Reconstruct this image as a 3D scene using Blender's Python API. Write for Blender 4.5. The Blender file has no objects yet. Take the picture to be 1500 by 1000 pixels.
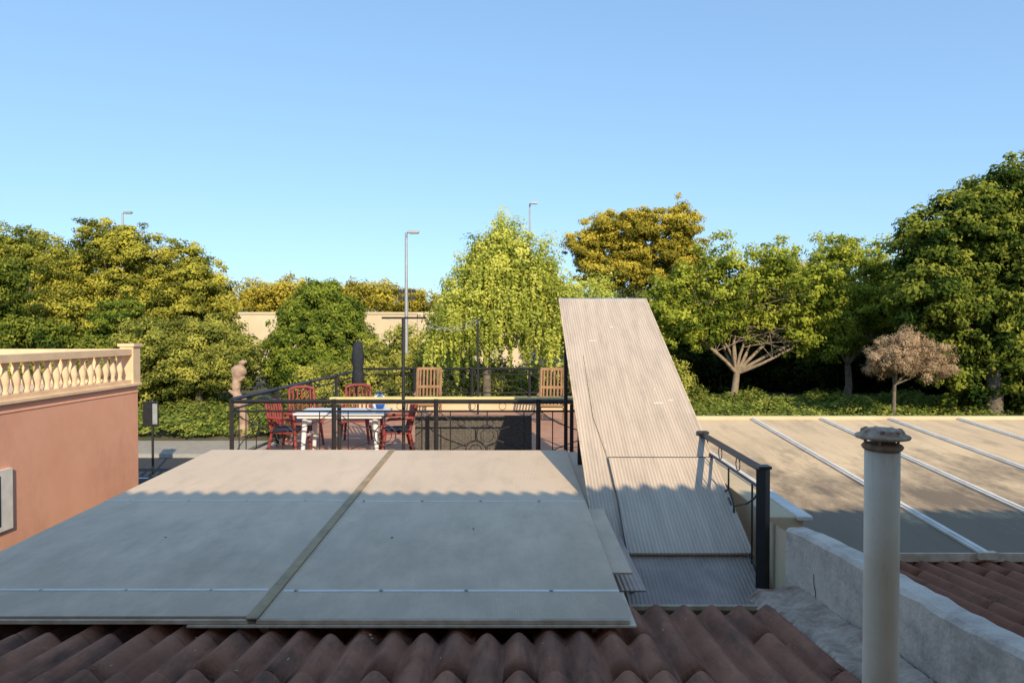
import bpy, math, random
import numpy as np
from mathutils import Vector, Matrix
random.seed(7); rng=np.random.default_rng(11)
S=bpy.context.scene
R=math.radians
# ---------------------------------------------------------------- materials
def mat(name,c1,c2=None,scale=3.0,rough=.7,bump=0.0,bscale=None,detail=8,metal=0.0,spec=.4,c3=None,s3=.6,t3=(.5,.65),st=(1,1,1),st3=(1,1,1)):
    m=bpy.data.materials.new(name); m.use_nodes=True
    nt=m.node_tree; b=nt.nodes['Principled BSDF']
    b.inputs['Roughness'].default_value=rough; b.inputs['Metallic'].default_value=metal
    b.inputs['Specular IOR Level'].default_value=spec
    tc=nt.nodes.new('ShaderNodeTexCoord')
    def mp(st):
        k=nt.nodes.new('ShaderNodeMapping'); k.inputs['Scale'].default_value=st
        nt.links.new(tc.outputs['Object'],k.inputs['Vector']); return k.outputs[0]
    if c2 is None:
        c2=tuple(x*.82 for x in c1)
    n=nt.nodes.new('ShaderNodeTexNoise'); n.inputs['Scale'].default_value=scale; n.inputs['Detail'].default_value=detail
    n.inputs['Roughness'].default_value=.62
    nt.links.new(mp(st),n.inputs['Vector'])
    r=nt.nodes.new('ShaderNodeValToRGB'); r.color_ramp.elements[0].position=.35; r.color_ramp.elements[1].position=.65
    r.color_ramp.elements[0].color=(*c2,1); r.color_ramp.elements[1].color=(*c1,1)
    nt.links.new(n.outputs['Fac'],r.inputs['Fac'])
    out=r.outputs['Color']
    if c3 is not None:
        n3=nt.nodes.new('ShaderNodeTexNoise'); n3.inputs['Scale'].default_value=s3; n3.inputs['Detail'].default_value=10; n3.inputs['Roughness'].default_value=.7
        nt.links.new(mp(st3),n3.inputs['Vector'])
        mr=nt.nodes.new('ShaderNodeMapRange'); mr.inputs[1].default_value=t3[0]; mr.inputs[2].default_value=t3[1]
        nt.links.new(n3.outputs['Fac'],mr.inputs[0])
        mx=nt.nodes.new('ShaderNodeMix'); mx.data_type='RGBA'
        nt.links.new(mr.outputs[0],mx.inputs[0]); nt.links.new(out,mx.inputs[6]); mx.inputs[7].default_value=(*c3,1)
        out=mx.outputs[2]
    nt.links.new(out,b.inputs['Base Color'])
    if bump:
        nb=nt.nodes.new('ShaderNodeTexNoise'); nb.inputs['Scale'].default_value=bscale or scale*8; nb.inputs['Detail'].default_value=6
        nt.links.new(tc.outputs['Object'],nb.inputs['Vector'])
        bp=nt.nodes.new('ShaderNodeBump'); bp.inputs['Strength'].default_value=bump; bp.inputs['Distance'].default_value=.01
        nt.links.new(nb.outputs['Fac'],bp.inputs['Height']); nt.links.new(bp.outputs[0],b.inputs['Normal'])
    return m

def ribbed(m,axis='X',scale=12,strength=.25,dark=.9):
    """fine flutes of multiwall polycarbonate"""
    nt=m.node_tree; b=nt.nodes['Principled BSDF']
    tc=[n for n in nt.nodes if n.type=='TEX_COORD'][0]
    w=nt.nodes.new('ShaderNodeTexWave'); w.bands_direction=axis; w.inputs['Scale'].default_value=scale
    w.inputs['Distortion'].default_value=.15
    nt.links.new(tc.outputs['Object'],w.inputs['Vector'])
    bp=nt.nodes.new('ShaderNodeBump'); bp.inputs['Strength'].default_value=strength; bp.inputs['Distance'].default_value=.004
    nt.links.new(w.outputs['Fac'],bp.inputs['Height']); 
    if b.inputs['Normal'].is_linked: nt.links.new(b.inputs['Normal'].links[0].from_socket,bp.inputs['Normal'])
    nt.links.new(bp.outputs[0],b.inputs['Normal'])
    src=b.inputs['Base Color'].links[0].from_socket
    mx=nt.nodes.new('ShaderNodeMix'); mx.data_type='RGBA'; mx.blend_type='MULTIPLY'; mx.inputs[0].default_value=1
    rr=nt.nodes.new('ShaderNodeMapRange'); rr.inputs[3].default_value=dark; rr.inputs[4].default_value=1
    nt.links.new(w.outputs['Fac'],rr.inputs[0]); nt.links.new(src,mx.inputs[6]); nt.links.new(rr.outputs[0],mx.inputs[7])
    nt.links.new(mx.outputs[2],b.inputs['Base Color'])
    return m

def grime(m,col,y0,y1,scale=1.2,amount=.9,lo=.62,hi=1.15,stretch=(1.6,.7,1)):
    """dirt that has washed down to the low end (y0) of a sloping roof"""
    nt=m.node_tree; b=nt.nodes['Principled BSDF']
    tc=[n for n in nt.nodes if n.type=='TEX_COORD'][0]
    sp=nt.nodes.new('ShaderNodeSeparateXYZ'); nt.links.new(tc.outputs['Object'],sp.inputs[0])
    mr=nt.nodes.new('ShaderNodeMapRange'); mr.inputs[1].default_value=y1; mr.inputs[2].default_value=y0; mr.inputs[3].default_value=-.1; mr.inputs[4].default_value=.85
    nt.links.new(sp.outputs['Y'],mr.inputs[0])
    k=nt.nodes.new('ShaderNodeMapping'); k.inputs['Scale'].default_value=stretch; nt.links.new(tc.outputs['Object'],k.inputs['Vector'])
    n=nt.nodes.new('ShaderNodeTexNoise'); n.inputs['Scale'].default_value=scale; n.inputs['Detail'].default_value=11; n.inputs['Roughness'].default_value=.7
    nt.links.new(k.outputs[0],n.inputs['Vector'])
    ml=nt.nodes.new('ShaderNodeMath'); ml.operation='MULTIPLY_ADD'; ml.inputs[1].default_value=1.9; ml.inputs[2].default_value=-.45
    nt.links.new(n.outputs['Fac'],ml.inputs[0])
    ad=nt.nodes.new('ShaderNodeMath'); ad.operation='ADD'; nt.links.new(mr.outputs[0],ad.inputs[0]); nt.links.new(ml.outputs[0],ad.inputs[1])
    m2=nt.nodes.new('ShaderNodeMapRange'); m2.inputs[1].default_value=lo; m2.inputs[2].default_value=hi; m2.inputs[4].default_value=amount
    nt.links.new(ad.outputs[0],m2.inputs[0])
    src=b.inputs['Base Color'].links[0].from_socket
    mx=nt.nodes.new('ShaderNodeMix'); mx.data_type='RGBA'; nt.links.new(m2.outputs[0],mx.inputs[0]); nt.links.new(src,mx.inputs[6]); mx.inputs[7].default_value=(*col,1)
    nt.links.new(mx.outputs[2],b.inputs['Base Color']); return m

def leafmat(name,ca,cb,cc=None,trans=.35):
    m=bpy.data.materials.new(name); m.use_nodes=True; nt=m.node_tree
    nt.nodes.remove(nt.nodes['Principled BSDF']); out=nt.nodes['Material Output']
    at=nt.nodes.new('ShaderNodeAttribute'); at.attribute_name='tint'
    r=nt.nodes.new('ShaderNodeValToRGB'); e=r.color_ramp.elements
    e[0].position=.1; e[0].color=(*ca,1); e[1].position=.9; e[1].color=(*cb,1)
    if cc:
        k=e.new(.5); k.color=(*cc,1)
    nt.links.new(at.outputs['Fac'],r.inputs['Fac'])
    d=nt.nodes.new('ShaderNodeBsdfDiffuse')
    t=nt.nodes.new('ShaderNodeBsdfTranslucent'); mx=nt.nodes.new('ShaderNodeMixShader'); mx.inputs[0].default_value=trans
    nt.links.new(r.outputs[0],d.inputs['Color']); nt.links.new(r.outputs[0],t.inputs['Color'])
    nt.links.new(d.outputs[0],mx.inputs[1]); nt.links.new(t.outputs[0],mx.inputs[2]); nt.links.new(mx.outputs[0],out.inputs['Surface'])
    return m

# ---------------------------------------------------------------- mesh builder
class MB:
    def __init__(s): s.v=[]; s.f=[]; s.m=[]; s.mats=[]; s.M=Matrix.Identity(4); s.sm=[]
    def mi(s,m):
        if m not in s.mats: s.mats.append(m)
        return s.mats.index(m)
    def add(s,vs,fs,m,smooth=False):
        o=len(s.v); s.v+= [tuple(s.M@Vector(p)) for p in vs]; k=s.mi(m)
        for f in fs: s.f.append([o+i for i in f]); s.m.append(k); s.sm.append(smooth)
    def box(s,c,d,m,rot=None):
        x,y,z=d[0]/2,d[1]/2,d[2]/2
        q=[(-x,-y,-z),(x,-y,-z),(x,y,-z),(-x,y,-z),(-x,-y,z),(x,-y,z),(x,y,z),(-x,y,z)]
        if rot is not None: q=[tuple(rot@Vector(p)) for p in q]
        q=[(p[0]+c[0],p[1]+c[1],p[2]+c[2]) for p in q]
        s.add(q,[(0,3,2,1),(4,5,6,7),(0,1,5,4),(1,2,6,5),(2,3,7,6),(3,0,4,7)],m)
    def bb(s,x0,x1,y0,y1,z0,z1,m): s.box(((x0+x1)/2,(y0+y1)/2,(z0+z1)/2),(x1-x0,y1-y0,z1-z0),m)
    def slab(s,x0,x1,y0,z0,y1,z1,t,m):
        "sheet sloping in y, top surface z0 at y0 -> z1 at y1, thickness t"
        q=[(x0,y0,z0-t),(x1,y0,z0-t),(x1,y1,z1-t),(x0,y1,z1-t),(x0,y0,z0),(x1,y0,z0),(x1,y1,z1),(x0,y1,z1)]
        s.add(q,[(0,3,2,1),(4,5,6,7),(0,1,5,4),(1,2,6,5),(2,3,7,6),(3,0,4,7)],m)
    def tube(s,pts,rad,m,seg=10,smooth=True,cap=True):
        pts=[Vector(p) for p in pts]
        if not hasattr(rad,'__len__'): rad=[rad]*len(pts)
        vs=[];fs=[]
        for i,p in enumerate(pts):
            t=(pts[min(i+1,len(pts)-1)]-pts[max(i-1,0)]).normalized()
            a=Vector((0,0,1)) if abs(t.z)<.9 else Vector((1,0,0))
            u=t.cross(a).normalized(); w=t.cross(u)
            for k in range(seg):
                an=2*math.pi*k/seg; vs.append(p+(u*math.cos(an)+w*math.sin(an))*rad[i])
        for i in range(len(pts)-1):
            for k in range(seg):
                a=i*seg+k;b=i*seg+(k+1)%seg; fs.append((a,b,b+seg,a+seg))
        s.add(vs,fs,m,smooth)
        if cap:
            s.add(vs[:seg],[tuple(range(seg))],m); s.add(vs[-seg:],[tuple(range(seg))[::-1]],m)
    def bar(s,p0,p1,w,m):
        s.tube([p0,p1],w*.707,m,seg=4,smooth=False)
    def torus(s,c,n,R_,r,m,seg=24):
        n=Vector(n).normalized(); a=Vector((0,0,1)) if abs(n.z)<.9 else Vector((1,0,0))
        u=n.cross(a).normalized(); w=n.cross(u); c=Vector(c)
        pts=[c+(u*math.cos(2*math.pi*i/seg)+w*math.sin(2*math.pi*i/seg))*R_ for i in range(seg+1)]
        s.tube(pts,r,m,seg=6,cap=False)
    def lathe(s,c,prof,m,seg=14):
        vs=[];fs=[]
        for r,z in prof:
            for k in range(seg):
                an=2*math.pi*k/seg; vs.append((c[0]+r*math.cos(an),c[1]+r*math.sin(an),c[2]+z))
        for i in range(len(prof)-1):
            for k in range(seg):
                a=i*seg+k;b=i*seg+(k+1)%seg; fs.append((a,b,b+seg,a+seg))
        fs.append(tuple(range(seg))[::-1]); n=len(prof)-1; fs.append(tuple(n*seg+k for k in range(seg)))
        s.add(vs,fs,m,True)
    def obj(s,name,bevel=0,parent=None):
        me=bpy.data.meshes.new(name); me.from_pydata(s.v,[],s.f)
        for m in s.mats: me.materials.append(m)
        me.polygons.foreach_set('material_index',s.m); me.polygons.foreach_set('use_smooth',s.sm); me.update()
        o=bpy.data.objects.new(name,me); S.collection.objects.link(o)
        if bevel:
            b=o.modifiers.new('bev','BEVEL'); b.width=bevel; b.segments=2; b.limit_method='ANGLE'
        if parent: o.parent=parent
        return o
def empty(name,loc=(0,0,0)):
    e=bpy.data.objects.new(name,None); S.collection.objects.link(e); e.location=loc; return e
def adopt(e,*obs):
    for o in obs:
        o.parent=e; o.matrix_parent_inverse=Matrix.Translation(-Vector(e.location))

# ---------------------------------------------------------------- palette
GZ=-4.2     # street level, eye level is z=0
M_asph=mat('asphalt',(.055,.055,.057),(.04,.04,.042),6,.9,.3)
M_pave=mat('pavement',(.42,.35,.27),(.33,.28,.22),4,.9,.2)
M_kerb=mat('kerb_stone',(.4,.38,.34),None,4,.9)
M_paint=mat('road_paint',(.75,.75,.72),None,8,.8)
M_earth=mat('earth',(.16,.12,.07),(.07,.08,.035),.7,1,.4)
M_salmon=mat('salmon_render',(.86,.43,.28),(.80,.38,.24),1.2,.92,.35,60,c3=(.64,.32,.22),s3=.8,t3=(.52,.8),st3=(1,1,.5),spec=.1)
M_salmon2=mat('balustrade_stone',(.86,.60,.37),(.74,.49,.30),3,.85,.2,40)
M_cream=mat('cream_render',(.70,.54,.34),(.59,.45,.28),1.5,.9,.3,40)
M_yellow=mat('yellow_coping',(.78,.62,.27),(.68,.52,.20),4,.8)
M_white=mat('white_paint',(.83,.76,.67),(.69,.62,.54),5,.6)
M_plas=mat('white_plastic',(.8,.8,.8),(.74,.74,.73),3,.35)
M_black=mat('black_iron',(.018,.018,.02),(.03,.028,.027),10,.45,spec=.5)
M_tile=mat('clay_roof_tile',(.42,.19,.115),(.27,.12,.075),2.4,.9,.55,55,c3=(.12,.075,.055),s3=3.4,t3=(.46,.70),st3=(2.6,.5,1),spec=.1)
M_tile2=mat('clay_roof_tile_old',(.40,.17,.10),(.26,.11,.07),3,.9,.5,50,c3=(.11,.065,.05),s3=3,t3=(.5,.72),spec=.1)
M_poly=grime(ribbed(mat('polycarbonate_beige',(.80,.60,.42),(.72,.54,.375),.9,.55,.05,20,c3=(.62,.465,.32),s3=2.2,t3=(.48,.78),st3=(2.0,.6,1),spec=.15),'X',22,.2,.93),(.36,.275,.195),3.4,7.5,2.6,.5,.72,1.35,(1.2,.7,1))
M_poly2=ribbed(mat('polycarbonate_lean',(.72,.56,.42),(.60,.465,.345),3.0,.38,.08,9,c3=(.47,.365,.28),s3=2.6,t3=(.48,.8),st=(4,.35,.35),st3=(3,.6,.6),spec=.35),'X',10,1.0,.80)
M_polyc=ribbed(mat('polycarbonate_clear',(.52,.40,.33),(.38,.295,.24),3,.35,.15,8,c3=(.28,.22,.18),s3=2.6,t3=(.48,.75),spec=.4),'X',10,.8,.85)
M_seam=mat('seam_strip',(.46,.32,.16),(.29,.20,.11),6,.6)
M_edge=mat('sheet_edge',(.76,.61,.46),(.50,.38,.25),8,.6,spec=.2)
M_tan=grime(mat('tan_roof_sheet',(.78,.56,.33),(.67,.475,.28),.8,.6,.08,10,c3=(.44,.32,.205),s3=1.3,t3=(.48,.76),st3=(3.0,.45,1),spec=.2),(.165,.12,.08),5.9,10.2,1.5,.9,.62,1.15)
M_stucco=mat('worn_white_stucco',(.80,.66,.54),(.63,.52,.42),2.5,.95,.9,35,c3=(.36,.30,.25),s3=2.8,t3=(.48,.70),spec=.1)
M_mortar=mat('mortar',(.62,.50,.39),(.40,.30,.23),7,.95,1.0,25,c3=(.26,.15,.11),s3=5,t3=(.5,.7),spec=.1)
M_pipe=mat('painted_pipe',(.84,.71,.55),(.74,.61,.45),3,.6,.25,30,c3=(.54,.42,.29),s3=5,t3=(.54,.8),st3=(3,3,.6),spec=.2)
M_rust=mat('rusty_iron',(.25,.09,.04),(.42,.33,.25),16,.9,.5,60)
M_cap=mat('pipe_cap',(.62,.50,.36),(.30,.16,.09),22,.8,.4,60)
M_crack=mat('crack_shadow',(.07,.05,.04),None,9,1)
M_red=mat('red_plastic',(.32,.055,.045),(.22,.04,.035),3,.5)
M_navy=mat('navy_fabric',(.03,.035,.07),(.02,.02,.04),12,.95)
M_teak=mat('teak',(.42,.24,.12),(.28,.15,.075),6,.7)
M_rattan=mat('rattan',(.16,.14,.12),(.075,.066,.056),40,.8,.8,90)
M_floor=mat('terracotta_floor',(.52,.25,.15),(.42,.20,.12),2,.8)
M_parasol=mat('charcoal_canvas',(.03,.035,.045),(.02,.022,.03),8,.95)
M_galv=mat('galvanised_steel',(.45,.45,.44),(.36,.36,.36),6,.45,metal=.3)
M_bark=mat('bark',(.22,.17,.12),(.10,.08,.06),5,.95,.8,20)
M_barkl=mat('pale_bark',(.36,.27,.19),(.20,.15,.10),5,.95,.8,20)
M_dead=mat('dead_wood',(.50,.34,.24),(.30,.19,.13),5,.9,.6,14)
M_wallfar=mat('sand_wall',(.70,.56,.37),(.62,.49,.32),.4,.95)
M_glass=mat('window_glass',(.03,.04,.05),None,2,.08,spec=.8)
M_blue=mat('blue_cloth',(.02,.10,.42),None,9,.9)
L_pine=leafmat('pine_needles',(.06,.085,.016),(.64,.56,.085),(.29,.28,.045))
L_pine2=leafmat('pine_needles_b',(.05,.08,.016),(.52,.49,.075),(.23,.24,.04))
L_gold=leafmat('pine_needles_gold',(.11,.105,.017),(.70,.55,.08),(.40,.33,.045))
L_olive=leafmat('olive_leaves',(.06,.085,.02),(.54,.50,.10),(.25,.26,.05))
L_dome=leafmat('dense_green_leaves',(.04,.075,.015),(.34,.38,.055),(.16,.21,.032))
L_pep=leafmat('pepper_tree_leaves',(.16,.21,.035),(.84,.80,.18),(.48,.51,.09),.45)
L_ash=leafmat('broad_leaves',(.08,.12,.02),(.60,.60,.085),(.31,.35,.045),.45)
L_dark=leafmat('dark_broad_leaves',(.025,.052,.012),(.34,.35,.055),(.125,.165,.026))
L_brown=leafmat('dry_leaves',(.20,.14,.08),(.64,.47,.30),(.44,.31,.19))
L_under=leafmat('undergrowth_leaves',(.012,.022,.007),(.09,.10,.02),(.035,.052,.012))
L_ivy=leafmat('ground_cover_leaves',(.05,.085,.018),(.48,.48,.10),(.21,.26,.05))

# ---------------------------------------------------------------- foliage
def leaf_mesh(name,P,N,size,tint,m,aspect=.55,down=0.0):
    n=len(P)
    N=N/np.maximum(np.linalg.norm(N,axis=1,keepdims=True),1e-6)
    T=rng.normal(size=(n,3)); T[:,2]-=down*3
    T-= (T*N).sum(1,keepdims=True)*N; T/=np.maximum(np.linalg.norm(T,axis=1,keepdims=True),1e-6)
    B_=np.cross(N,T); s=(size*rng.uniform(.6,1.35,n))[:,None]
    V=np.empty((n,4,3)); V[:,0]=P+T*s*.5; V[:,1]=P+B_*s*.5*aspect+N*s*.08; V[:,2]=P-T*s*.5; V[:,3]=P-B_*s*.5*aspect+N*s*.08
    me=bpy.data.meshes.new(name); me.vertices.add(n*4); me.loops.add(n*4); me.polygons.add(n)
    me.vertices.foreach_set('co',V.reshape(-1)); me.loops.foreach_set('vertex_index',np.arange(n*4,dtype=np.int32))
    me.polygons.foreach_set('loop_start',np.arange(0,n*4,4,dtype=np.int32)); me.polygons.foreach_set('loop_total',np.full(n,4,dtype=np.int32))
    me.materials.append(m)
    a=me.attributes.new('tint','FLOAT','POINT'); a.data.foreach_set('value',np.repeat(np.clip(tint,0,1),4).astype(np.float32))
    me.update(calc_edges=True)
    o=bpy.data.objects.new(name,me); S.collection.objects.link(o); return o

def unit(n):
    d=rng.normal(size=(n,3)); return d/np.linalg.norm(d,axis=1,keepdims=True)

def crown(lobes,csize,per,flat=.7,dens=1.0,shell=(.45,1.02),drop=0.0,rag=.4):
    PP=[];NN=[];TT=[];CC=[]
    for (x,y,z,rx,ry,rz) in lobes:
        area=4*math.pi*((rx*rz+rx*ry+ry*rz)/3)
        nc=max(8,int(dens*area/(csize*csize)*.9))
        d=unit(nc); k=rng.uniform(shell[0]**2,shell[1]**2,nc)**.5
        k=np.where(rng.random(nc)<.10,k*rng.uniform(1.0,1.22,nc),k)
        c=np.array([x,y,z])+d*np.array([rx,ry,rz])*k[:,None]
        c+=rng.normal(size=c.shape)*csize*rag
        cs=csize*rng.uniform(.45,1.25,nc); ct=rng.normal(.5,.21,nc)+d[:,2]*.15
        for i in range(nc):
            if rng.random()<drop: continue
            n=int(per*(cs[i]/csize)**2)
            q=unit(n)*(rng.uniform(.05,1.15,n)**.6)[:,None]*cs[i]; q[:,2]*=flat
            q*=rng.uniform(.75,1.35,3)
            PP.append(c[i]+q); NN.append(q/cs[i]*1.0+d[i]*.5+np.array([.1,-.4,.35])+rng.normal(size=(n,3))*.40)
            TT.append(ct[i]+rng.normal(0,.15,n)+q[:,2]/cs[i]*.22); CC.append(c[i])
    return np.concatenate(PP),np.concatenate(NN),np.concatenate(TT),np.array(CC)

def limb(mb,p0,p1,r0,r1,m,bend=.12,seg=7,n=6):
    p0=Vector(p0);p1=Vector(p1);L=(p1-p0).length
    off=[Vector((random.uniform(-1,1),random.uniform(-1,1),random.uniform(-.3,.6)))*bend*L for _ in range(2)]
    pts=[];rr=[]
    for i in range(n+1):
        t=i/n; p=p0.lerp(p1,t)+off[0]*math.sin(math.pi*t)*.7+off[1]*math.sin(2*math.pi*t)*.25
        pts.append(p); rr.append(r0+(r1-r0)*t)
    mb.tube(pts,rr,m,seg=seg)
    return pts

def tree(name,base,fork,r,lobes,lmat,leaf=.2,csize=.7,per=120,flat=.7,dens=1.0,bark=None,shell=(.45,1.02),aspect=.55,twigs=0,drop=0.0,extra=None,rag=.4):
    bark=bark or M_bark
    mb=MB(); bx=Vector(base); fk=Vector(fork)
    mb.tube([bx-Vector((0,0,.3)),bx+Vector((0,0,.15)),bx.lerp(fk,.4)+Vector((r*.4,0,0)),fk],[r*1.6,r*1.15,r*.9,r*.75],bark,seg=12)
    P,N,T,C=crown(lobes,csize,per,flat,dens,shell,drop,rag)
    for lb in lobes:
        c=Vector(lb[:3]); pts=limb(mb,fk,c,r*.5,r*.12,bark)
        if twigs:
            near=C[np.argsort(np.linalg.norm(C-np.array(c),axis=1))]
            for q in near[::max(1,len(near)//twigs)][:twigs]:
                limb(mb,pts[random.choice([3,4,5])],q,r*.12,r*.03,bark,.08,5,4)
    tr=mb.obj(name+'_trunk_and_limbs')
    if extra is not None:
        P=np.concatenate([P,extra[0]]);N=np.concatenate([N,extra[1]]);T=np.concatenate([T,extra[2]])
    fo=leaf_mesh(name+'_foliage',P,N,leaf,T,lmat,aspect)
    tr.name='trunk'; fo.name='foliage'
    e=empty(name,base); adopt(e,tr,fo); return e

def Lb(y,*l): # lobes at depth y, jittered in depth
    return [(a,y+random.uniform(-.8,.8),b,c,min(c,d)*1.05,d) for a,b,c,d in l]

B=-3.6
tree('pine_tree',(-21,38,B),(-21,38,.2),.32,Lb(38,(-22.4,4.9,1.6,1.2),(-20.6,4.5,1.3,1.0),(-18.9,3.7,1.8,1.2),(-17.0,2.4,1.6,1.1),(-24.2,3.2,2.0,1.3),(-21.2,2.6,2.3,1.0),(-18.8,1.0,2.8,1.1),(-16.5,.9,1.2,1.0),(-24.4,.9,2.4,1.1),(-21.8,.6,2.0,1.0)),L_pine,.155,.48,150,.6,.85,rag=.55,shell=(.3,1.05))
tree('pine_tree',(-29.5,42,B),(-29.5,42,.8),.3,Lb(42,(-29.2,4.7,2.0,1.2),(-31.5,3.9,2.2,1.8),(-27.4,3.8,1.6,1.4),(-28.6,1.9,2.8,1.8),(-33.5,5.4,1.8,1.6),(-32,1,3,2)),L_pine2,.165,.54,135,.6,.9,rag=.5,shell=(.3,1.05))
tree('holm_oak',(-25.5,33,B),(-25.5,33,-1),.22,Lb(33,(-24.9,2.2,1.1,1.3),(-25.6,.3,1.8,1.6),(-23,-.5,1.9,1.2),(-26.5,-1.4,1.8,1.6),(-21.2,-1.5,1.8,1.1)),L_dark,.17,.5,120)
tree('fir_tree',(-19.6,34.5,B),(-19.6,34.5,0),.2,Lb(34.5,(-19.6,.9,1.2,.6),(-19.6,-.2,1.8,.5),(-19.5,-1.3,2.3,.5),(-19.6,-2.3,2.4,.7)),L_dome,.16,.45,110,.35)
tree('olive_tree',(-14.3,31,-3.8),(-14.3,31,-2.2),.17,Lb(31,(-14.4,-.6,2.1,1.4),(-16.3,-.8,1.4,1.3),(-12.9,-1.4,1.3,1.2),(-14.5,-1.7,2.4,1.1)),L_olive,.13,.38,125)
tree('laurel_tree',(-9.6,34,B),(-9.6,34,-1.5),.2,Lb(34,(-9.6,-.9,2.7,1.9),(-9.6,.6,2.1,1.4),(-9.45,1.5,1.1,.9),(-9.6,-2,2.5,1.3)),L_dome,.14,.36,140,.8,1.1,shell=(.75,1.0),rag=.25)
# pepper tree with hanging strands
def strands(lobes,n,lo,hi,floor):
    PP=[];NN=[];TT=[]
    for _ in range(n):
        lb=lobes[random.randrange(len(lobes))]; d=unit(1)[0]; d[2]=d[2]*.6
        p=np.array(lb[:3])+d*np.array(lb[3:])*random.uniform(.75,1.12)
        L=random.uniform(lo,hi); k=int(L*36); t=np.linspace(0,1,k)
        out=np.array([d[0],d[1],0])*.35
        q=p+out*(1-(1-t)**2)[:,None]; q[:,2]-=t*L; q+=rng.normal(size=q.shape)*.075*(1.2-t)[:,None]
        q=q[q[:,2]>floor]; k=len(q)
        if not k: continue
        PP.append(q);NN.append(rng.normal(size=(k,3))*.6+np.array([d[0]*.5,-.8,.3]));TT.append(np.clip(random.gauss(.52,.22)+rng.normal(0,.14,k),0,1))
    return np.concatenate(PP),np.concatenate(NN),np.concatenate(TT)
pl=Lb(27,(-.5,3.35,1.0,1.1),(.5,2.7,1.0,1.0),(-1.55,1.9,1.1,1.1),(1.1,1.8,1.3,1.1),(2.8,1.0,1.0,1.0),(-.2,.8,1.9,1.2),(-2.1,.4,1,1.2),(1.8,.2,1.3,1.2),(-.9,2.6,1,1))
tree('pepper_tree',(-1.1,27,-4.0),(-1.0,27,-.8),.19,pl,L_pep,.13,.40,95,.9,.85,drop=.15,shell=(.2,1.12),aspect=.5,extra=strands(pl,900,.5,1.9,-2.5),rag=.6,twigs=5)
tree('stone_pine',(8.8,48,B),(8.8,48,2),.35,Lb(48,(6.9,6.9,1.7,1.3),(8.9,7.3,1.5,1.2),(11.5,7.5,1.2,1.4),(5.3,5.8,1.4,1.2),(9.0,5.6,2.6,1.3),(11.6,5.5,1.5,1.4),(8.8,4.0,2.4,1.3),(12.0,4.0,1.4,1.4),(6.4,4.2,1.8,1.4)),L_gold,.18,.50,150,.6,rag=.5,shell=(.3,1.05))
tree('carob_tree',(10.9,34,B),(11.2,34,-2.1),.2,Lb(34,(8.9,2.0,1.5,1.4),(10.2,3.4,1.0,.9),(13.0,3.4,1.5,1.0),(11.5,1.9,2.0,1.2),(14.6,1.9,1.7,1.4),(8.5,.2,1.6,1.0),(14.7,-.4,1.7,1.0),(7.4,1.2,.9,1.1),(12,.6,1.8,.8),(15.6,.6,1.1,1.2),(10,.3,1.4,.8)),L_ash,.18,.42,72,.65,.85,bark=M_barkl,twigs=9,drop=.1,shell=(.15,1.15),rag=.7)
tree('carob_tree',(18.2,37,B),(18.2,37,-1.8),.2,Lb(37,(17.4,4.0,1.2,1.2),(19.9,3.5,1.2,1.2),(18.6,1.9,2.2,1.5),(20.4,.8,1.3,1.3),(16.6,1.4,1.3,1.4),(18,0,2,1)),L_ash,.18,.44,76,.65,.8,bark=M_barkl,twigs=8,drop=.1,shell=(.15,1.12),rag=.6)
tree('ficus_tree',(20.5,29,-4),(20.3,29,-.6),.32,Lb(29,(19.6,4.6,1.6,1.5),(18.0,3.7,1.4,1.4),(21.6,5.8,1.6,1.4),(20.8,3.6,1.6,1.4),(18.7,1.9,2.0,1.6),(22.3,2.6,2.4,2.4),(17.4,1.5,1.3,1.3),(20.2,.9,2.0,1.3),(21.6,-.7,2,1.3),(18.7,-.4,1.8,1.0),(20.2,-2.0,2.2,1.1),(22.5,-2.2,1.8,1.2)),L_dark,.19,.46,115,.7,rag=.45)
tree('tamarisk_tree',(15.6,28,-4.05),(15.7,28,-2.2),.09,Lb(28,(15.2,-1.15,1.0,.55),(16.8,-1.15,1.1,.6),(16.0,-.7,1.1,.6),(17.4,-1.4,.6,.45),(16.1,-1.35,1.3,.5)),L_brown,.085,.24,125,.8,bark=M_bark,twigs=10,aspect=.35,rag=.5)

def mass(name,lobes,m,leaf,csize,per,flat=.7,shell=(.5,1.02)):
    P,N,T,C=crown(lobes,csize,per,flat,1.0,shell); return leaf_mesh(name,P,N,leaf,T,m)
def rnd_lobes(x0,x1,step,y,z,r,jz=.4,jy=1.0):
    out=[];x=x0
    while x<x1:
        k=random.uniform(.8,1.25); out.append((x,y+random.uniform(-jy,jy),z+random.uniform(-jz,jz),r*k*1.2,r*k,r*k)); x+=step*random.uniform(.75,1.25)
    return out
mass('distant_trees',[(-25,65,2.9,3,2.5,1.6),(-21.5,66,3.3,3,2.5,1.7),(-17.5,67,2.6,3.4,2.5,1.8),(-14.3,66,3.2,2.2,2,1.4),(-11.4,65,2.9,2.6,2,1.3),(-8.6,65,2.2,2,2,1.2)]+rnd_lobes(-60,-28,4,62,2.5,3)+rnd_lobes(24,80,4,60,2.2,3.2)+rnd_lobes(-4,24,4,66,1.2,2.6),L_gold,.26,.8,100)
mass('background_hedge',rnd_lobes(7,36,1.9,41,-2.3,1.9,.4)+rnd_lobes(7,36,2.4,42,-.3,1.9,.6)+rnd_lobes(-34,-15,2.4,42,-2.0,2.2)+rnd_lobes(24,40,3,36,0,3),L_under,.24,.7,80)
mass('shrub_border',rnd_lobes(-9,8,1.6,31.5,-2.7,1.3,.3)+rnd_lobes(-28,-15,1.6,32,-2.6,1.2,.3)+rnd_lobes(-6.6,-2.2,1.6,33,-1.3,1.1,.3),L_olive,.14,.42,110)
def bank(y): return GZ+.12+np.clip((y-25)/10,0,1)*.5
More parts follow.
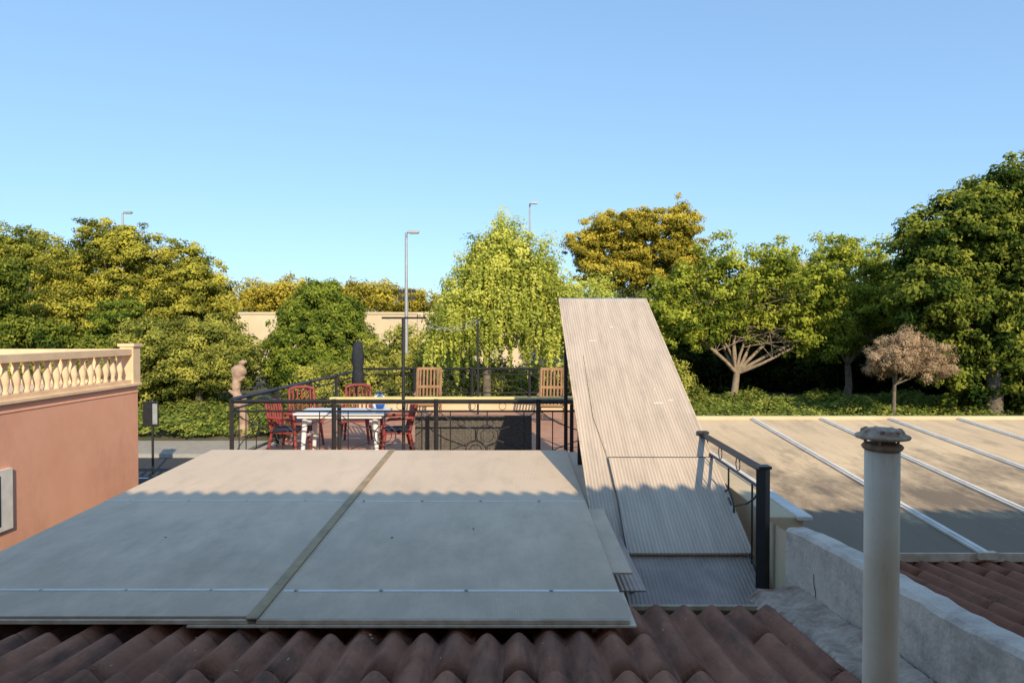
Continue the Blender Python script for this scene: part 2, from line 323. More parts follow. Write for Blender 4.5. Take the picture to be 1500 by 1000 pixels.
def cover(name,x0,x1,y0,y1,n,m,h=.5,leaf=.15):
    c=np.stack([rng.uniform(x0,x1,n),rng.uniform(y0,y1,n),np.zeros(n)],1); c[:,2]=bank(c[:,1])
    hh=h*(.35+.65*(np.sin(c[:,0]*1.7+np.sin(c[:,1]*2.1)*1.3)*.5+.5))*rng.uniform(.5,1.2,n)
    P=[];N=[];T=[]
    for i in range(n):
        k=34; q=unit(k)*(rng.uniform(.2,1,k)**.5)[:,None]*np.array([.32,.32,hh[i]*.6+.08]); q[:,2]=np.abs(q[:,2])+hh[i]*.5
        P.append(c[i]+q); N.append(q*2+np.array([0,-.4,.7])+rng.normal(size=(k,3))*.4); T.append(rng.normal(.5,.2)+rng.normal(0,.15,k))
    return leaf_mesh(name,np.concatenate(P),np.concatenate(N),leaf,np.concatenate(T),m)
cover('ivy_ground_cover',7,36,25.6,35,3400,L_ivy,.6)
cover('ivy_ground_cover',-24,7,25.6,33,2900,L_ivy,.75)

# ---------------------------------------------------------------- ground, road
mb=MB()
ys=[-600,24.6,26,30,35,60,1500]; xs=[-1200,-60,-20,0,20,60,1200]
vs=[];fs=[]
for y in ys:
    for x in xs: vs.append((x,y,GZ if y<25 else GZ+.12+min(max((y-25)/10,0),1)*.5))
n=len(xs)
for i in range(len(ys)-1):
    for j in range(n-1): fs.append((i*n+j,i*n+j+1,(i+1)*n+j+1,(i+1)*n+j))
mb.add(vs,fs,M_earth); mb.obj('ground')
mb=MB(); mb.bb(-200,200,16.2,22.6,GZ-.1,GZ+.004,M_asph)
road=mb.obj('road'); mb=MB()
for x in range(-60,60,3): mb.bb(x,x+1.6,19.4,19.52,GZ+.005,GZ+.009,M_paint)
mb.obj('road_markings')
mb=MB(); mb.bb(-200,200,22.62,22.78,GZ-.1,GZ+.13,M_kerb); mb.bb(-200,200,22.78,25.4,GZ-.1,GZ+.125,M_pave)
mb.obj('pavement')

# far boundary wall
mb=MB(); mb.bb(-34,34,58,58.4,B-.2,1.45,M_wallfar); mb.bb(-34.1,34.1,57.9,58.5,1.45,1.62,M_wallfar)
for x in range(-32,34,8): mb.bb(x,x+.5,57.8,58,B-.2,1.45,M_wallfar)
mb.obj('boundary_wall')

# ---------------------------------------------------------------- tile roofs
def tileroof(name,x0,x1,y0,z0,y1,z1,m,period=.217,amp=.038,row=.40,phase=0,lift=.004):
    nx=int((x1-x0)/period*14); L=y1-y0; nr=max(1,int(round(abs(L)/row)))
    X=np.linspace(x0,x1,nx+1); ph=(X-x0)/period+phase
    pr=(.55*np.abs(np.cos(np.pi*ph))+.45*(.5+.5*np.cos(2*np.pi*ph)))*amp*2.2
    vs=[];rows=[]
    tid=(np.floor(ph+.5)).astype(int); nt_=tid.max()+2
    base=rng.normal(0,.0022,nt_)[tid]
    for r in range(nr):
        colz=base+rng.normal(0,.0012,nt_)[tid]; coly=rng.normal(0,.006,nt_)[tid]
        for t,l in ((0,0),(.5,.5),(.95,1),(1,.9)):
            rows.append((y0+L*(r+t)/nr,z0+(z1-z0)*(r+t)/nr+lift*l,colz,coly if t>0 else coly*0))
        rows.append((y0+L*(r+1)/nr+.0005,z0+(z1-z0)*(r+1)/nr-.001,base,coly))
    for (y,z,cz,cy) in rows:
        for i in range(nx+1): vs.append((X[i],y+cy[i],z+pr[i]+cz[i]))
    w=nx+1; fs=[(a*w+i,a*w+i+1,(a+1)*w+i+1,(a+1)*w+i) for a in range(len(rows)-1) for i in range(nx)]
    b=MB(); b.add(vs,fs,m,True); o=b.obj(name)
    return o
r1=tileroof('tiles',-6.5,1.62,1.2,-1.50,4.22,-1.77,M_tile,period=.172,amp=.031,row=.5)
mb=MB(); mb.slab(-6.5,1.62,1.2,-1.54,4.15,-1.81,.12,M_cream); d1=mb.obj('roof_deck')
e=empty('clay_tile_roof',(-2,3,-1.7)); adopt(e,r1,d1)
r2=tileroof('tiles',2.1,12,1.0,-1.62,5.85,-2.04,M_tile2,phase=.3,period=.18)
mb=MB(); mb.slab(2.1,12,1.0,-1.68,5.8,-2.1,.12,M_cream); d2=mb.obj('roof_deck')
e=empty('clay_tile_roof',(6,4,-1.9)); adopt(e,r2,d2)
mb=MB()
for i in range(60):
    x=random.uniform(-3.4,1.5); y=random.uniform(3.2,4.2); z=-1.50-(y-1.2)*.0894+.07
    a=random.uniform(0,6.28); s_=random.uniform(.006,.016)
    mb.add([(x+s_*math.cos(a),y+s_*math.sin(a),z),(x+.4*s_*math.cos(a+1.6),y+.4*s_*math.sin(a+1.6),z+.004),(x-s_*math.cos(a),y-s_*math.sin(a),z+.002),(x-.4*s_*math.cos(a+1.6),y-.4*s_*math.sin(a+1.6),z)],[(0,1,2,3)],M_seam)
mb.obj('fallen_leaves')

# house carrying the window (behind the viewpoint) with its eave overhead
E0=.35; EZ=1.87
r3=tileroof('roof_tiles',-16,16,-4.5,EZ+1.15,E0,EZ-.05,M_tile2,period=.17,amp=.035)
mb=MB(); mb.slab(-16,16,-4.5,EZ+1.1,E0-.05,EZ-.09,.1,M_cream)
mb.bb(-16,-1.2,-.75,-.45,GZ,EZ-.1,M_cream); mb.bb(1.2,16,-.75,-.45,GZ,EZ-.1,M_cream)
mb.bb(-1.2,1.2,-.75,-.45,GZ,-1.0,M_cream); mb.bb(-1.2,1.2,-.75,-.45,.95,EZ-.1,M_cream)
mb.bb(-1.3,1.3,-.8,-.38,-1.0,-.94,M_white)
mb.bb(-16,16,-6,-5.8,GZ,EZ+.9,M_cream)
mb.bb(-1.2,1.2,-.64,-.62,-.94,.95,M_glass); mb.bb(-.04,.04,-.66,-.58,-.94,.95,M_white)
w3=mb.obj('walls_and_window'); e=empty('own_house',(0,-3,0)); adopt(e,r3,w3)

# ---------------------------------------------------------------- pergola covered with polycarbonate
Y0,Z0,Y1,Z1=3.80,-1.60,8.22,-1.435
sl=(Z1-Z0)/(Y1-Y0); zz=lambda y:Z0+sl*(y-Y0)
mb=MB()
mb.slab(-3.62,-1.475,Y0-.0,Z0+.006,Y1,Z1+.006,.016,M_poly)
mb.slab(-1.415,.655,Y0-.02,Z0,Y1,Z1,.016,M_poly)
mb.slab(.60,.80,4.52,zz(4.5)-.03,Y1+.05,zz(Y1)-.03,.012,M_poly)
for (a,b) in ((-3.62,-1.47),(-1.42,.655)):
    mb.slab(a,b,Y0-.035,Z0-.002,Y0-.021,Z0-.002,.022,M_edge)
mb.slab(-1.8,.69,Y0-.05,Z0-.028,Y0+.4,zz(Y0+.4)-.028,.010,M_edge)
sheets=mb.obj('sheets')
mb=MB(); mb.slab(-1.477,-1.413,Y0-.04,Z0+.012,Y1,Z1+.012,.008,M_seam)
for yy in (4.14,6.05):
    mb.slab(-3.62,-1.49,yy,zz(yy)+.009,yy+.03,zz(yy)+.009,.003,M_white); mb.slab(-1.40,.655,yy,zz(yy)+.003,yy+.03,zz(yy)+.003,.003,M_white)
    x=-3.4
    while x<.7:
        mb.lathe((x,yy+.011,zz(yy)+.004),[(.013,0),(.011,.006),(.004,.008)],M_galv,8); x+=.52
for x,y in ((-2.6,5.1),(-.9,5.1),(-.3,5.3)): mb.lathe((x,y,zz(y)+.005),[(.007,0),(.006,.005)],M_black,8)
trim=mb.obj('joints_and_screws')
mb=MB()
for x in (-3.5,-1.44,.5): mb.slab(x-.04,x+.04,Y0+.1,zz(Y0+.1)-.045,Y1-.05,zz(Y1)-.045,.1,M_white)
for yy in (4.35,6.05,8.1): mb.bb(-3.6,.62,yy-.03,yy+.03,zz(yy)-.20,zz(yy)-.15,M_white)
for x in (-3.5,-1.44,.5): mb.bb(x-.04,x+.04,8.06,8.14,GZ,zz(8.1)-.2,M_white)
fr=mb.obj('frame',.004)
e=empty('pergola_roof',(-1.5,6,-1.5)); adopt(e,sheets,trim,fr)

# ---------------------------------------------------------------- leaning staircase cover
def zl(y): return -1.78+.509*(y-5.5)
mb=MB()
mb.slab(.69,1.935,5.5,zl(5.5),9.9,zl(9.9),.018,M_poly2)
mb.slab(.93,1.935,5.45,zl(5.45)+.03,6.55,zl(6.55)+.03,.012,M_poly2)
mb.slab(.86,1.93,4.97,-2.01,5.5,-1.80,.012,M_polyc)
mb.slab(.66,.90,4.55,-1.735,5.62,-1.70,.012,M_polyc)
sh=mb.obj('cover_sheets')
mb=MB()
mb.slab(.675,1.95,5.478,zl(5.49)+.004,5.50,zl(5.5)+.008,.03,M_edge)
mb.slab(.675,.69,5.5,zl(5.5)+.006,9.9,zl(9.9)+.006,.03,M_edge); mb.slab(1.935,1.95,5.5,zl(5.5)+.006,9.9,zl(9.9)+.006,.03,M_edge)
mb.slab(.675,1.95,9.9,zl(9.9)+.006,9.93,zl(9.93)+.006,.03,M_galv)
mb.slab(.93,1.935,6.55,zl(6.55)+.032,6.562,zl(6.562)+.032,.02,M_rattan)
mb.tube([(.93,6.56,zl(6.56)+.03),(.86,7.2,zl(7.2)+.014),(.88,8.4,zl(8.4)+.012)],.004,M_edge,6)
mb.tube([(.92,5.5,zl(5.5)+.035),(.935,6.0,zl(6)+.03),(.925,6.56,zl(6.56)+.03)],.005,M_rattan,6)
for x,y in ((1.0,9.2),(1.35,8.7),(.86,8.2),(1.6,7.7),(1.2,8.9),(1.05,7.7),(1.72,9.3)):
    mb.lathe((x,y,zl(y)),[(.012,0),(.01,.008)],M_white,8)
for x,y,l in ((1.55,7.45,.10),(.98,8.75,.10),(1.3,9.1,.05),(1.72,7.5,.05)): mb.slab(x,x+l,y,zl(y)+.004,y+.012,zl(y+.012)+.004,.003,M_white)
mb.slab(.86,1.93,4.955,-2.006,4.975,-2.0,.03,M_edge)
mb.lathe((.9,5.1,-1.955),[(.02,0),(.015,.012)],M_blue,8)
tr=mb.obj('edge_profiles')
mb=MB()
for x in (.76,1.86):
    mb.slab(x-.025,x+.025,5.5,zl(5.5)-.02,9.85,zl(9.85)-.02,.05,M_black)
    for y in (9.6,7.6): mb.bb(x-.025,x+.025,y,y+.05,-2.1,zl(y)-.07,M_black)
for y in (5.6,7.6,9.6): mb.bb(.76,1.86,y,y+.04,zl(y)-.11,zl(y)-.075,M_black)
fr=mb.obj('support_frame')
e=empty('staircase_cover',(1.3,7.5,-1)); adopt(e,sh,tr,fr)

# ---------------------------------------------------------------- railings
def railing(name,p0,p1,zb,h,bays,posts=(True,True),pw=.05):
    mb=MB(); p0=Vector((p0[0],p0[1],zb)); p1=Vector((p1[0],p1[1],zb)); D=p1-p0; nrm=Vector((-D.y,D.x,0)).normalized()
    up=Vector((0,0,1))
    def P(t,z): return p0+D*t+up*z
    mb.bar(P(0,h),P(1,h),.045,M_black); mb.bar(P(0,h-.15),P(1,h-.15),.022,M_black); mb.bar(P(0,.12),P(1,.12),.025,M_black)
    for i in range(bays+1):
        t=i/bays; c=P(t,0)
        if (i==0 and not posts[0]) or (i==bays and not posts[1]): continue
        mb.bar(c,c+up*(h+.01),pw,M_black)
        mb.box(c+up*(h+.025),(pw*1.3,pw*1.3,.02),M_black)
    for i in range(bays):
        a,b=i/bays,(i+1)/bays; mid=(a+b)/2; zc=(h-.15+.12)/2; hh=(h-.15-.12)/2; w=D.length/bays/2
        c=P(mid,zc); ux=D.normalized()
        mb.torus(c,nrm,.165,.009,M_black); mb.torus(c,nrm,.10,.007,M_black,18)
        for sx in (-1,1):
            for sz in (-1,1):
                corner=c+ux*sx*w*.96+up*sz*hh; ang=math.atan2(sz*hh,sx*w)
                q=c+(ux*math.cos(ang)+up*math.sin(ang))*.165
                midp=(corner+q)/2+up*(-sz)*hh*.12
                mb.tube([corner,(corner*.5+midp*.5)+up*(-sz)*.02,midp,q],.008,M_black,6)
            x=c+ux*sx*(w*.72); mb.bar(x-up*hh,x+up*hh,.012,M_black)
        mb.bar(c+up*.165,c+up*hh,.012,M_black); mb.bar(c-up*.165,c-up*hh,.012,M_black)
        for k in (-.3,.3): mb.torus(c+ux*w*k+up*(hh+.075),nrm,.055,.005,M_black,12)
    return mb.obj(name)
TZ=-2.1
railing('iron_railing',(-4.32,10.5),(1.98,10.5),TZ,1.02,4)
railing('iron_railing',(-4.32,10.5),(-4.1,18),TZ+.02,1.03,4,(False,True))
railing('iron_railing',(-4.1,18),(1.98,18),TZ+.36,.75,4,(False,True))
railing('iron_railing',(1.90,5.15),(2.02,10.45),TZ+.03,1.02,3,(True,False),.075)

# terrace block
mb=MB()
mb.bb(-4.45,2.05,8.4,18.2,GZ,TZ-.012,M_cream)
terr=mb.obj('walls'); mb=MB()
mb.bb(-4.44,2.04,8.41,18.19,TZ-.012,TZ,M_floor)
for i in range(21):
    mb.bb(-4.4+i*.32,-4.396+i*.32,8.45,18,TZ,TZ+.002,M_mortar)
for i in range(30): mb.bb(-4.4,2.0,8.5+i*.32,8.504+i*.32,TZ,TZ+.0025,M_mortar)
fl=mb.obj('tiled_floor'); mb=MB()
mb.bb(-4.2,2.05,17.9,18.1,TZ+.003,TZ+.30,M_cream); mb.bb(-4.2,2.08,17.86,18.14,TZ+.30,TZ+.37,M_yellow)
mb.bb(-4.44,-4.0,10.52,10.7,TZ+.003,TZ+.02,M_cream)
pa=mb.obj('low_parapet',.01)
e=empty('roof_terrace',(-1,13,TZ)); adopt(e,terr,fl,pa)
mb=MB(); mb.box((-.9,10.85,TZ+1.0),(4.0,.10,.11),M_yellow); 
for x in (-2.75,.95): mb.bb(x-.03,x+.03,10.82,10.88,TZ+.003,TZ+.945,M_black)
mb.obj('rolled_awning_box',.02)

# wall between terrace and neighbour
mb=MB(); mb.slab(2.08,2.36,5.5,-1.50,11.4,-1.42,2.7,M_cream); mb.slab(2.30,2.42,5.46,-1.485,11.42,-1.405,.04,M_white)
mb.obj('dividing_wall',.01)
mb=MB(); mb.bb(.7,2.05,5.2,8.4,GZ,TZ-.02,M_cream)
for i in range(7): mb.bb(.72,1.85,5.6+i*.3,5.9+i*.3,TZ-.02,TZ-.02+.001,M_floor)
mb.obj('stair_landing')

# ---------------------------------------------------------------- neighbour's tan sheet roof
n0,nz0,n1,nz1=5.8,-1.90,11.4,-1.475; ns=(nz1-nz0)/(n1-n0); nz=lambda y:nz0+ns*(y-n0)
mb=MB(); mb.slab(2.43,13.5,n0,nz0,n1,nz1,.02,M_tan); a=mb.obj('sheets'); mb=MB()
x=4.03
while x<13.3:
    mb.slab(x-.045,x+.045,n0-.03,nz(n0-.03)+.022,n1,nz1+.022,.02,M_white); mb.slab(x-.018,x+.018,n0-.03,nz(n0-.03)+.034,n1,nz1+.034,.012,M_white)
    mb.box((x,n0-.03,nz0+.0),(.16,.06,.06),M_edge)
    x+=1.15
mb.slab(2.43,13.5,n1,nz1+.05,n1+.12,nz1+.05,.12,M_cream); mb.bb(2.43,13.5,n0-.02,n0,nz0-.06,nz0+.012,M_edge)
b=mb.obj('glazing_bars'); mb=MB()
for xx in (2.6,6.5,10,13.4): mb.bb(xx-.06,xx+.06,n1-.1,n1,GZ,nz1-.03,M_white); 
for yy in (6,8.5,11.2): mb.bb(2.45,13.5,yy,yy+.06,nz(yy)-.12,nz(yy)-.03,M_white)
mb.bb(2.45,13.6,5.82,5.98,GZ,nz0-.06,M_cream)
c=mb.obj('frame'); e=empty('neighbour_pergola_roof',(7,8,-1.7)); adopt(e,a,b,c)

# ---------------------------------------------------------------- curved stucco parapet, mortar strip
mb=MB(); N=44; vs=[];fs=[]
for i in range(N+1):
    t=i/N; y=4.62-t*3.6; x=1.86+ .03*math.sin(t*3)+random.uniform(-.003,.003)
    zt=-1.33+.30*(t**1.25)+.02*math.sin(t*9)+random.uniform(-.006,.006)
    w=.15
    vs+= [(x,y,-2.3),(x,y,zt-.02+random.uniform(-.005,.005)),(x+.02+random.uniform(-.004,.006),y,zt),(x+w-.02,y,zt+.004),(x+w,y,zt-.02),(x+w,y,-2.3)]
for i in range(N):
    for k in range(5): a=i*6+k; fs.append((a,a+1,a+7,a+6))
fs.append((0,5,4,3,2,1)); fs.append(tuple(N*6+k for k in range(6)))
mb.add(vs,fs,M_stucco)
mb.add([(1.86,4.62,-2.3),(2.07,5.52,-2.3),(2.07,5.52,-1.52),(1.86,4.62,-1.36)],[(0,1,2,3)],M_cream)
for (y,z,n_) in ((3.42,-1.36,12),(4.2,-1.5,5)):
    pts=[(1.8655,y,z)]
    for i in range(n_): pts.append((1.8655+.0016*i,pts[-1][1]+random.uniform(-.02,.022),pts[-1][2]-.035))
    mb.tube(pts,.0022,M_crack,4)
mb.obj('stucco_parapet')
mb=MB(); vs=[];fs=[]; N=170
for i in range(N+1):
    t=i/N; y=4.55-t*3.2; zr=-1.77+(4.22-y)*.089; w1=.03*math.sin(t*31)+.02*math.sin(t*77)
    vs+=[(1.57+w1+random.uniform(-.012,.012),y,zr+.0),(1.64+w1*.6+random.uniform(-.01,.01),y,zr+.075+random.uniform(-.006,.006)),(1.74,y,zr+.07+.01*math.sin(t*50)+random.uniform(-.005,.005)),(1.872,y,zr+.12+.012*math.sin(t*23)+random.uniform(-.006,.006))]
for i in range(N):
    for k in range(3): a=i*4+k; fs.append((a,a+1,a+5,a+4))
mb.add(vs,fs,M_mortar); mb.obj('mortar_flashing')

# ---------------------------------------------------------------- vent pipe
px,py=1.305,2.4
mb=MB()
mb.lathe((px,py,-1.75),[(.058,0),(.058,.5),(.0565,.9),(.057,1.33)],M_pipe,28)
mb.lathe((px,py,-.425),[(.048,-.01),(.05,.015),(.046,.03)],M_rust,24)
for k in range(5):
    a=k*2*math.pi/5+.3; mb.bar((px+.05*math.cos(a),py+.05*math.sin(a),-.43),(px+.055*math.cos(a),py+.055*math.sin(a),-.375),.008,M_rust)
mb.lathe((px,py,-.405),[(.062,-.010),(.068,0),(.062,.008),(.05,.012)],M_rust,28)
ring=[(.05,.0),(.086,.006),(.090,.012),(.086,.018),(.074,.022),(.066,.034),(.045,.040),(.02,.042)]
mb.lathe((px,py,-.382),ring,M_cap,28)
for k in range(9):
    a=k*2*math.pi/9+random.uniform(-.15,.15); mb.lathe((px+.060*math.cos(a),py+.060*math.sin(a),-.352),[(.011,0),(.010,.007),(.004,.010)],M_rust if k%3==0 else M_cap,8)
mb.obj('vent_pipe')

# ---------------------------------------------------------------- salmon house with balustrade
WX=-7.68; WY=14.0; BT=-1.05
mb=MB(); mb.bb(-18,WX,3,WY,GZ,BT-.06,M_salmon); mb.bb(-18.05,WX+.06,2.95,WY+.06,BT-.06,BT,M_salmon2)
mb.bb(-18,WX+.012,3.0,WY+.012,BT-.20,BT-.17,M_salmon)
walls=mb.obj('walls',.01)
mb=MB()
prof=[(.05,0),(.055,.03),(.035,.06),(.06,.16),(.066,.22),(.04,.34),(.03,.40),(.045,.44),(.055,.47),(.055,.50)]
y=6.0
while y<13.7: mb.lathe((WX-.1,y,BT+.07),prof,M_salmon2,12); y+=.235
mb.bb(WX-.2,WX,5.8,13.78,BT,BT+.07,M_salmon2); mb.bb(WX-.21,WX+.01,5.8,13.78,BT+.57,BT+.69,M_salmon2)
x=WX-.35
while x>-16: mb.lathe((x,WY-.1,BT+.07),prof,M_salmon2,10); x-=.235
mb.bb(-17,WX-.24,WY-.2,WY,BT,BT+.07,M_salmon2); mb.bb(-17,WX-.24,WY-.21,WY+.01,BT+.57,BT+.69,M_salmon2)
mb.bb(WX-.24,WX+.03,WY-.22,WY+.04,BT,BT+.74,M_salmon2); mb.bb(WX-.27,WX+.06,WY-.25,WY+.07,BT+.74,BT+.80,M_salmon2)
mb.bb(WX-.24,WX+.02,9.3,9.55,BT,BT+.72,M_salmon2)
bal=mb.obj('balustrade')
mb=MB(); mb.bb(WX,WX+.05,9.4,10.4,-3.0,-2.08,M_white); mb.bb(WX+.051,WX+.055,9.5,10.15,-2.92,-2.16,M_glass); mb.bb(WX+.03,WX+.07,9.83,9.87,-2.95,-2.1,M_white)
win=mb.obj('window'); e=empty('salmon_house',(-12,8,GZ)); adopt(e,walls,bal,win)

# ---------------------------------------------------------------- furniture
def T(x,y,z,r=0): return Matrix.Translation((x,y,z))@Matrix.Rotation(R(r),4,'Z')
mb=MB(); mb.M=T(-2.85,11.6,TZ)
mb.box((0,0,.735),(1.5,.85,.03),M_plas); mb.box((0,0,.69),(1.4,.75,.06),M_plas)
for sx in(-1,1):
    for sy in (-1,1):
        mb.tube([(sx*.58,sy*.3,.66),(sx*.62,sy*.34,.0)],[.05,.032],M_plas,10)
        mb.box((sx*.55,sy*.28,.6),(.14,.03,.12),M_plas)
    mb.box((sx*.6,0,.35),(.03,.5,.05),M_plas)
mb.obj('garden_table',.012)
def chair(x,y,r,h=.92):
    mb=MB(); mb.M=T(x,y,TZ,r)
    mb.box((0,0,.42),(.48,.46,.03),M_red); mb.box((0,-.0,.46),(.44,.42,.05),M_navy)
    for sx in (-1,1):
        mb.tube([(sx*.22,-.2,.42),(sx*.27,-.26,0)],[.03,.02],M_red,8)
        mb.tube([(sx*.22,.2,.42),(sx*.26,.29,0)],[.03,.02],M_red,8)
        mb.tube([(sx*.25,-.22,.40),(sx*.28,-.22,.62),(sx*.28,-.12,.66),(sx*.27,.24,.67)],[.025,.025,.028,.025],M_red,8)
        mb.tube([(sx*.23,.2,.42),(sx*.23,.31,h-.03)],[.028,.024],M_red,8)
    for i in range(5):
        xx=-.16+i*.08; mb.tube([(xx,.21,.45),(xx,.30,h-.05)],.018,M_red,6)
    mb.tube([(-.23,.305,h-.04),(-.1,.33,h),(.1,.33,h),(.23,.305,h-.04)],.032,M_red,8)
    mb.box((0,.23,.55),(.44,.02,.05),M_red)
    mb.obj('garden_chair')
chair(-3.75,11.5,80); chair(-1.95,11.45,-75); chair(-2.95,12.9,5,1.06); chair(-3.85,12.7,30,1.04)
# rounded blue and white striped bag standing on the table
mb=MB(); mb.M=T(-2.32,11.9,TZ+.75)
segs=20; prof=[(.02,0),(.10,.01),(.135,.06),(.145,.12),(.13,.18),(.09,.225),(.03,.245)]
vs=[];
for r_,z_ in prof:
    for k in range(segs): a=2*math.pi*k/segs; vs.append((r_*math.cos(a),r_*.8*math.sin(a),z_))
for k in range(segs):
    fs=[(i*segs+k,i*segs+(k+1)%segs,(i+1)*segs+(k+1)%segs,(i+1)*segs+k) for i in range(len(prof)-1)]
    mb.add(vs,fs,M_blue if (k//2)%3 else M_plas,True)
mb.torus((0,0,.25),(0,1,0),.05,.008,M_blue,14)
mb.obj('striped_beach_bag')
# rattan box sofa
mb=MB(); mb.M=T(-.63,11.5,TZ)
mb.bb(-.95,.95,-.38,-.28,.06,.72,M_rattan); mb.bb(-.95,-.83,-.279,.38,.06,.60,M_rattan); mb.bb(.83,.95,-.279,.38,.06,.60,M_rattan); mb.bb(-.82,.82,-.27,.38,.06,.32,M_rattan)
mb.bb(-.80,.80,-.2,.36,.325,.43,M_navy)
for z in np.arange(.09,.72,.035): mb.bb(-.955,.955,-.388,-.381,z,z+.02,M_rattan)
for xx in np.arange(-.93,.95,.10): mb.bb(xx,xx+.03,-.394,-.389,.06,.72,M_rattan)
for sx in (-.9,.9):
    for sy in (-.33,.33): mb.bb(sx-.03,sx+.03,sy-.03,sy+.03,0,.06,M_black)
mb.obj('rattan_sofa')
def teak(x,y,r):
    mb=MB(); mb.M=T(x,y,TZ,r)
    for sx in (-.27,.27):
        mb.bar((sx,-.05,.35),(sx,.42,1.22),.045,M_teak); mb.bar((sx,-.35,.40),(sx,.15,.32),.04,M_teak)
        mb.bar((sx*1.02,-.3,0),(sx*1.02,.22,.66),.04,M_teak); mb.bar((sx*1.04,.32,0),(sx*1.04,-.25,.62),.04,M_teak)
        mb.box((sx*1.08,-.02,.66),(.06,.55,.025),M_teak)
    for i in range(6):
        xx=-.205+i*.082; mb.bar((xx,0,.42),(xx,.41,1.18),.03,M_teak)
    for t in (0,.5,1.0): mb.box((0,-.02+.44*t,.38+.83*t),(.56,.03,.06),M_teak)
    for i in range(7): mb.box((0,-.34+i*.07,.41-i*.012),(.54,.05,.018),M_teak)
    mb.obj('folding_wooden_chair')
teak(-1.95,15.9,4); teak(.92,15.7,-6)
# closed parasol
mb=MB(); q=(-3.93,17.4)
mb.lathe((*q,TZ),[(.26,0),(.26,.06),(.04,.10),(.03,.14)],M_black,16); mb.tube([(*q,TZ),(q[0],q[1],TZ+1.95)],.022,M_black)
vs=[];fs=[];seg=16
pr=[(.05,.72),(.13,.78),(.12,1.0),(.10,1.18),(.13,1.3),(.12,1.55),(.10,1.78),(.05,1.84)]
for r,z in pr:
    for k in range(seg): 
        a=2*math.pi*k/seg; rr=r*(1+.22*(k%2)); vs.append((q[0]+rr*math.cos(a),q[1]+rr*math.sin(a),TZ+z))
for i in range(len(pr)-1):
    for k in range(seg): a=i*seg+k;b=i*seg+(k+1)%seg; fs.append((a,b,b+seg,a+seg))
mb.add(vs,fs,M_parasol,True); mb.obj('closed_parasol')
# washing line between two posts
mb=MB()
for (x,y,h,a0,a1) in ((-1.72,10.8,2.31,-.34,.36),(-.86,17.2,2.40,-.1,.12)):
    mb.tube([(x,y,TZ),(x,y,TZ+h)],.026,M_black,10); mb.bar((x+a0,y,TZ+h),(x+a1,y,TZ+h),.022,M_black)
for k in (-.3,0,.3):
    pts=[]
    for i in range(13):
        t=i/12; pts.append((-1.72+.86*t+k*(1-t*.7),10.8+6.4*t,TZ+2.31+.09*t-.22*4*t*(1-t)*(1+.3*k)))
    mb.tube(pts,.003,M_plas,5)
mb.obj('washing_line')

# ---------------------------------------------------------------- street furniture
def lamp(x,y,h,base,arm,r=.09):
    mb=MB(); mb.tube([(x,y,base),(x,y,base+h*.5),(x,y,base+h)],[r,r*.85,r*.6],M_galv,12)
    mb.lathe((x,y,base),[(r*1.8,0),(r*1.8,.04),(r*1.2,.06)],M_galv,12)
    mb.tube([(x,y,base+h-.05),(x+arm*.5,y-.1,base+h+.03),(x+arm,y-.2,base+h+.02)],r*.4,M_galv,8)
    mb.box((x+arm+.1*np.sign(arm),y-.25,base+h),(.50,.26,.12),M_galv); mb.box((x+arm+.1*np.sign(arm),y-.25,base+h-.075),(.38,.18,.03),M_plas)
    mb.obj('street_lamp',.01)
lamp(-4.95,32,8.35,-3.75,.28,.1)
lamp(1.3,50,12.9,B,.2,.1)
lamp(-25.6,45,11.35,B,.4,.1)
# floodlight mast
mb=MB(); mb.tube([(-9.2,60,B),(-9.2,60,3.2)],.12,M_galv,10); mb.bar((-9.9,60,2.9),(-8.5,60,2.9),.1,M_galv); mb.bar((-9.9,60,3.5),(-8.5,60,3.5),.1,M_galv)
for i in range(4):
    for z in (2.9,3.5): mb.box((-9.8+i*.4,59.8,z),(.3,.2,.3),M_black)
mb.bar((-9.2,60,3.1),(-9.2,60,3.7),.1,M_galv)
mb.obj('floodlight_mast')
# street sign seen from the back/side
mb=MB(); sx,sy=-10.55,20
mb.tube([(sx,sy,GZ),(sx,sy,-2.05)],.035,M_black,10); mb.box((sx-.04,sy-.02,-2.42),(.44,.06,.72),M_black); mb.box((sx+.10,sy-.06,-2.42),(.14,.02,.6),M_galv)
mb.lathe((sx,sy,-2.06),[(.05,0),(.03,.05)],M_black,8)
mb.obj('street_sign',.01)
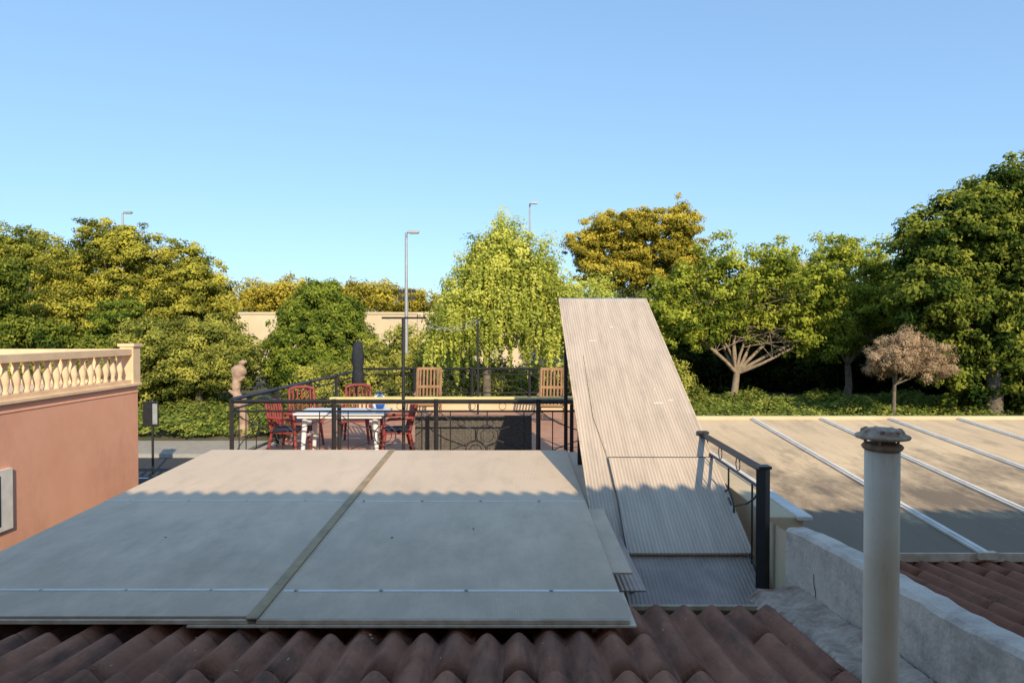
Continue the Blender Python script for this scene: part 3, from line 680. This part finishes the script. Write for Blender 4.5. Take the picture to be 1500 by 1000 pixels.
# carved dead trunk
mb=MB(); c=(-10.45,26.2,-4.05)
pts=[];rr=[]
for i in range(22):
    t=i/21; pts.append((c[0]+.14*math.sin(t*7),c[1]+.05*math.cos(t*6),c[2]+2.95*t)); rr.append(.19+.06*math.sin(t*17)+.05*math.sin(t*31)+random.uniform(-.02,.02)-(.10 if t>.93 else 0))
mb.tube(pts,rr,M_dead,14)
for (a,b,d) in ((.75,.35,.2),(.9,-.25,.1),(.55,-.3,.25),(.98,.2,.1)):
    p=Vector(pts[int(a*21)]); limb(mb,p,p+Vector((b,-.1,d)),.12,.05,M_dead,.1,8,4)
mb.obj('dead_tree_trunk')

# ---------------------------------------------------------------- light, sky, camera
EL,AZ=28,19
w=bpy.data.worlds.new("World"); S.world=w; w.use_nodes=True; nt=w.node_tree
bg=nt.nodes['Background']; sky=nt.nodes.new('ShaderNodeTexSky'); sky.sky_type='NISHITA'; sky.sun_disc=False
sky.sun_elevation=R(EL); sky.sun_rotation=R(180-AZ); sky.air_density=1.0; sky.dust_density=.4; sky.ozone_density=1.6
gm=nt.nodes.new('ShaderNodeGamma'); gm.inputs[1].default_value=.5
tn=nt.nodes.new('ShaderNodeMix'); tn.data_type='RGBA'; tn.blend_type='MULTIPLY'; tn.inputs[0].default_value=1; tn.inputs[7].default_value=(1.70,2.36,3.05,1)
nt.links.new(sky.outputs[0],gm.inputs[0]); nt.links.new(gm.outputs[0],tn.inputs[6]); nt.links.new(tn.outputs[2],bg.inputs[0]); bg.inputs[1].default_value=.15
ld=bpy.data.lights.new('sun','SUN'); ld.energy=5.0; ld.angle=R(.5); ld.color=(1,.86,.62)
lo=bpy.data.objects.new('sun',ld); S.collection.objects.link(lo)
d=Vector((-math.sin(R(AZ))*math.cos(R(EL)),math.cos(R(AZ))*math.cos(R(EL)),-math.sin(R(EL))))
lo.rotation_euler=d.to_track_quat('-Z','Y').to_euler(); lo.location=(6,-20,15)
cd=bpy.data.cameras.new('camera'); cam=bpy.data.objects.new('camera',cd); S.collection.objects.link(cam)
cd.lens=24; cd.sensor_width=36; cd.clip_end=4000; cd.clip_start=.02
cam.location=(0,0,0); cam.rotation_euler=(R(90-.86),0,0)
S.camera=cam
S.view_settings.view_transform='Standard'; S.view_settings.look='None'; S.view_settings.exposure=0
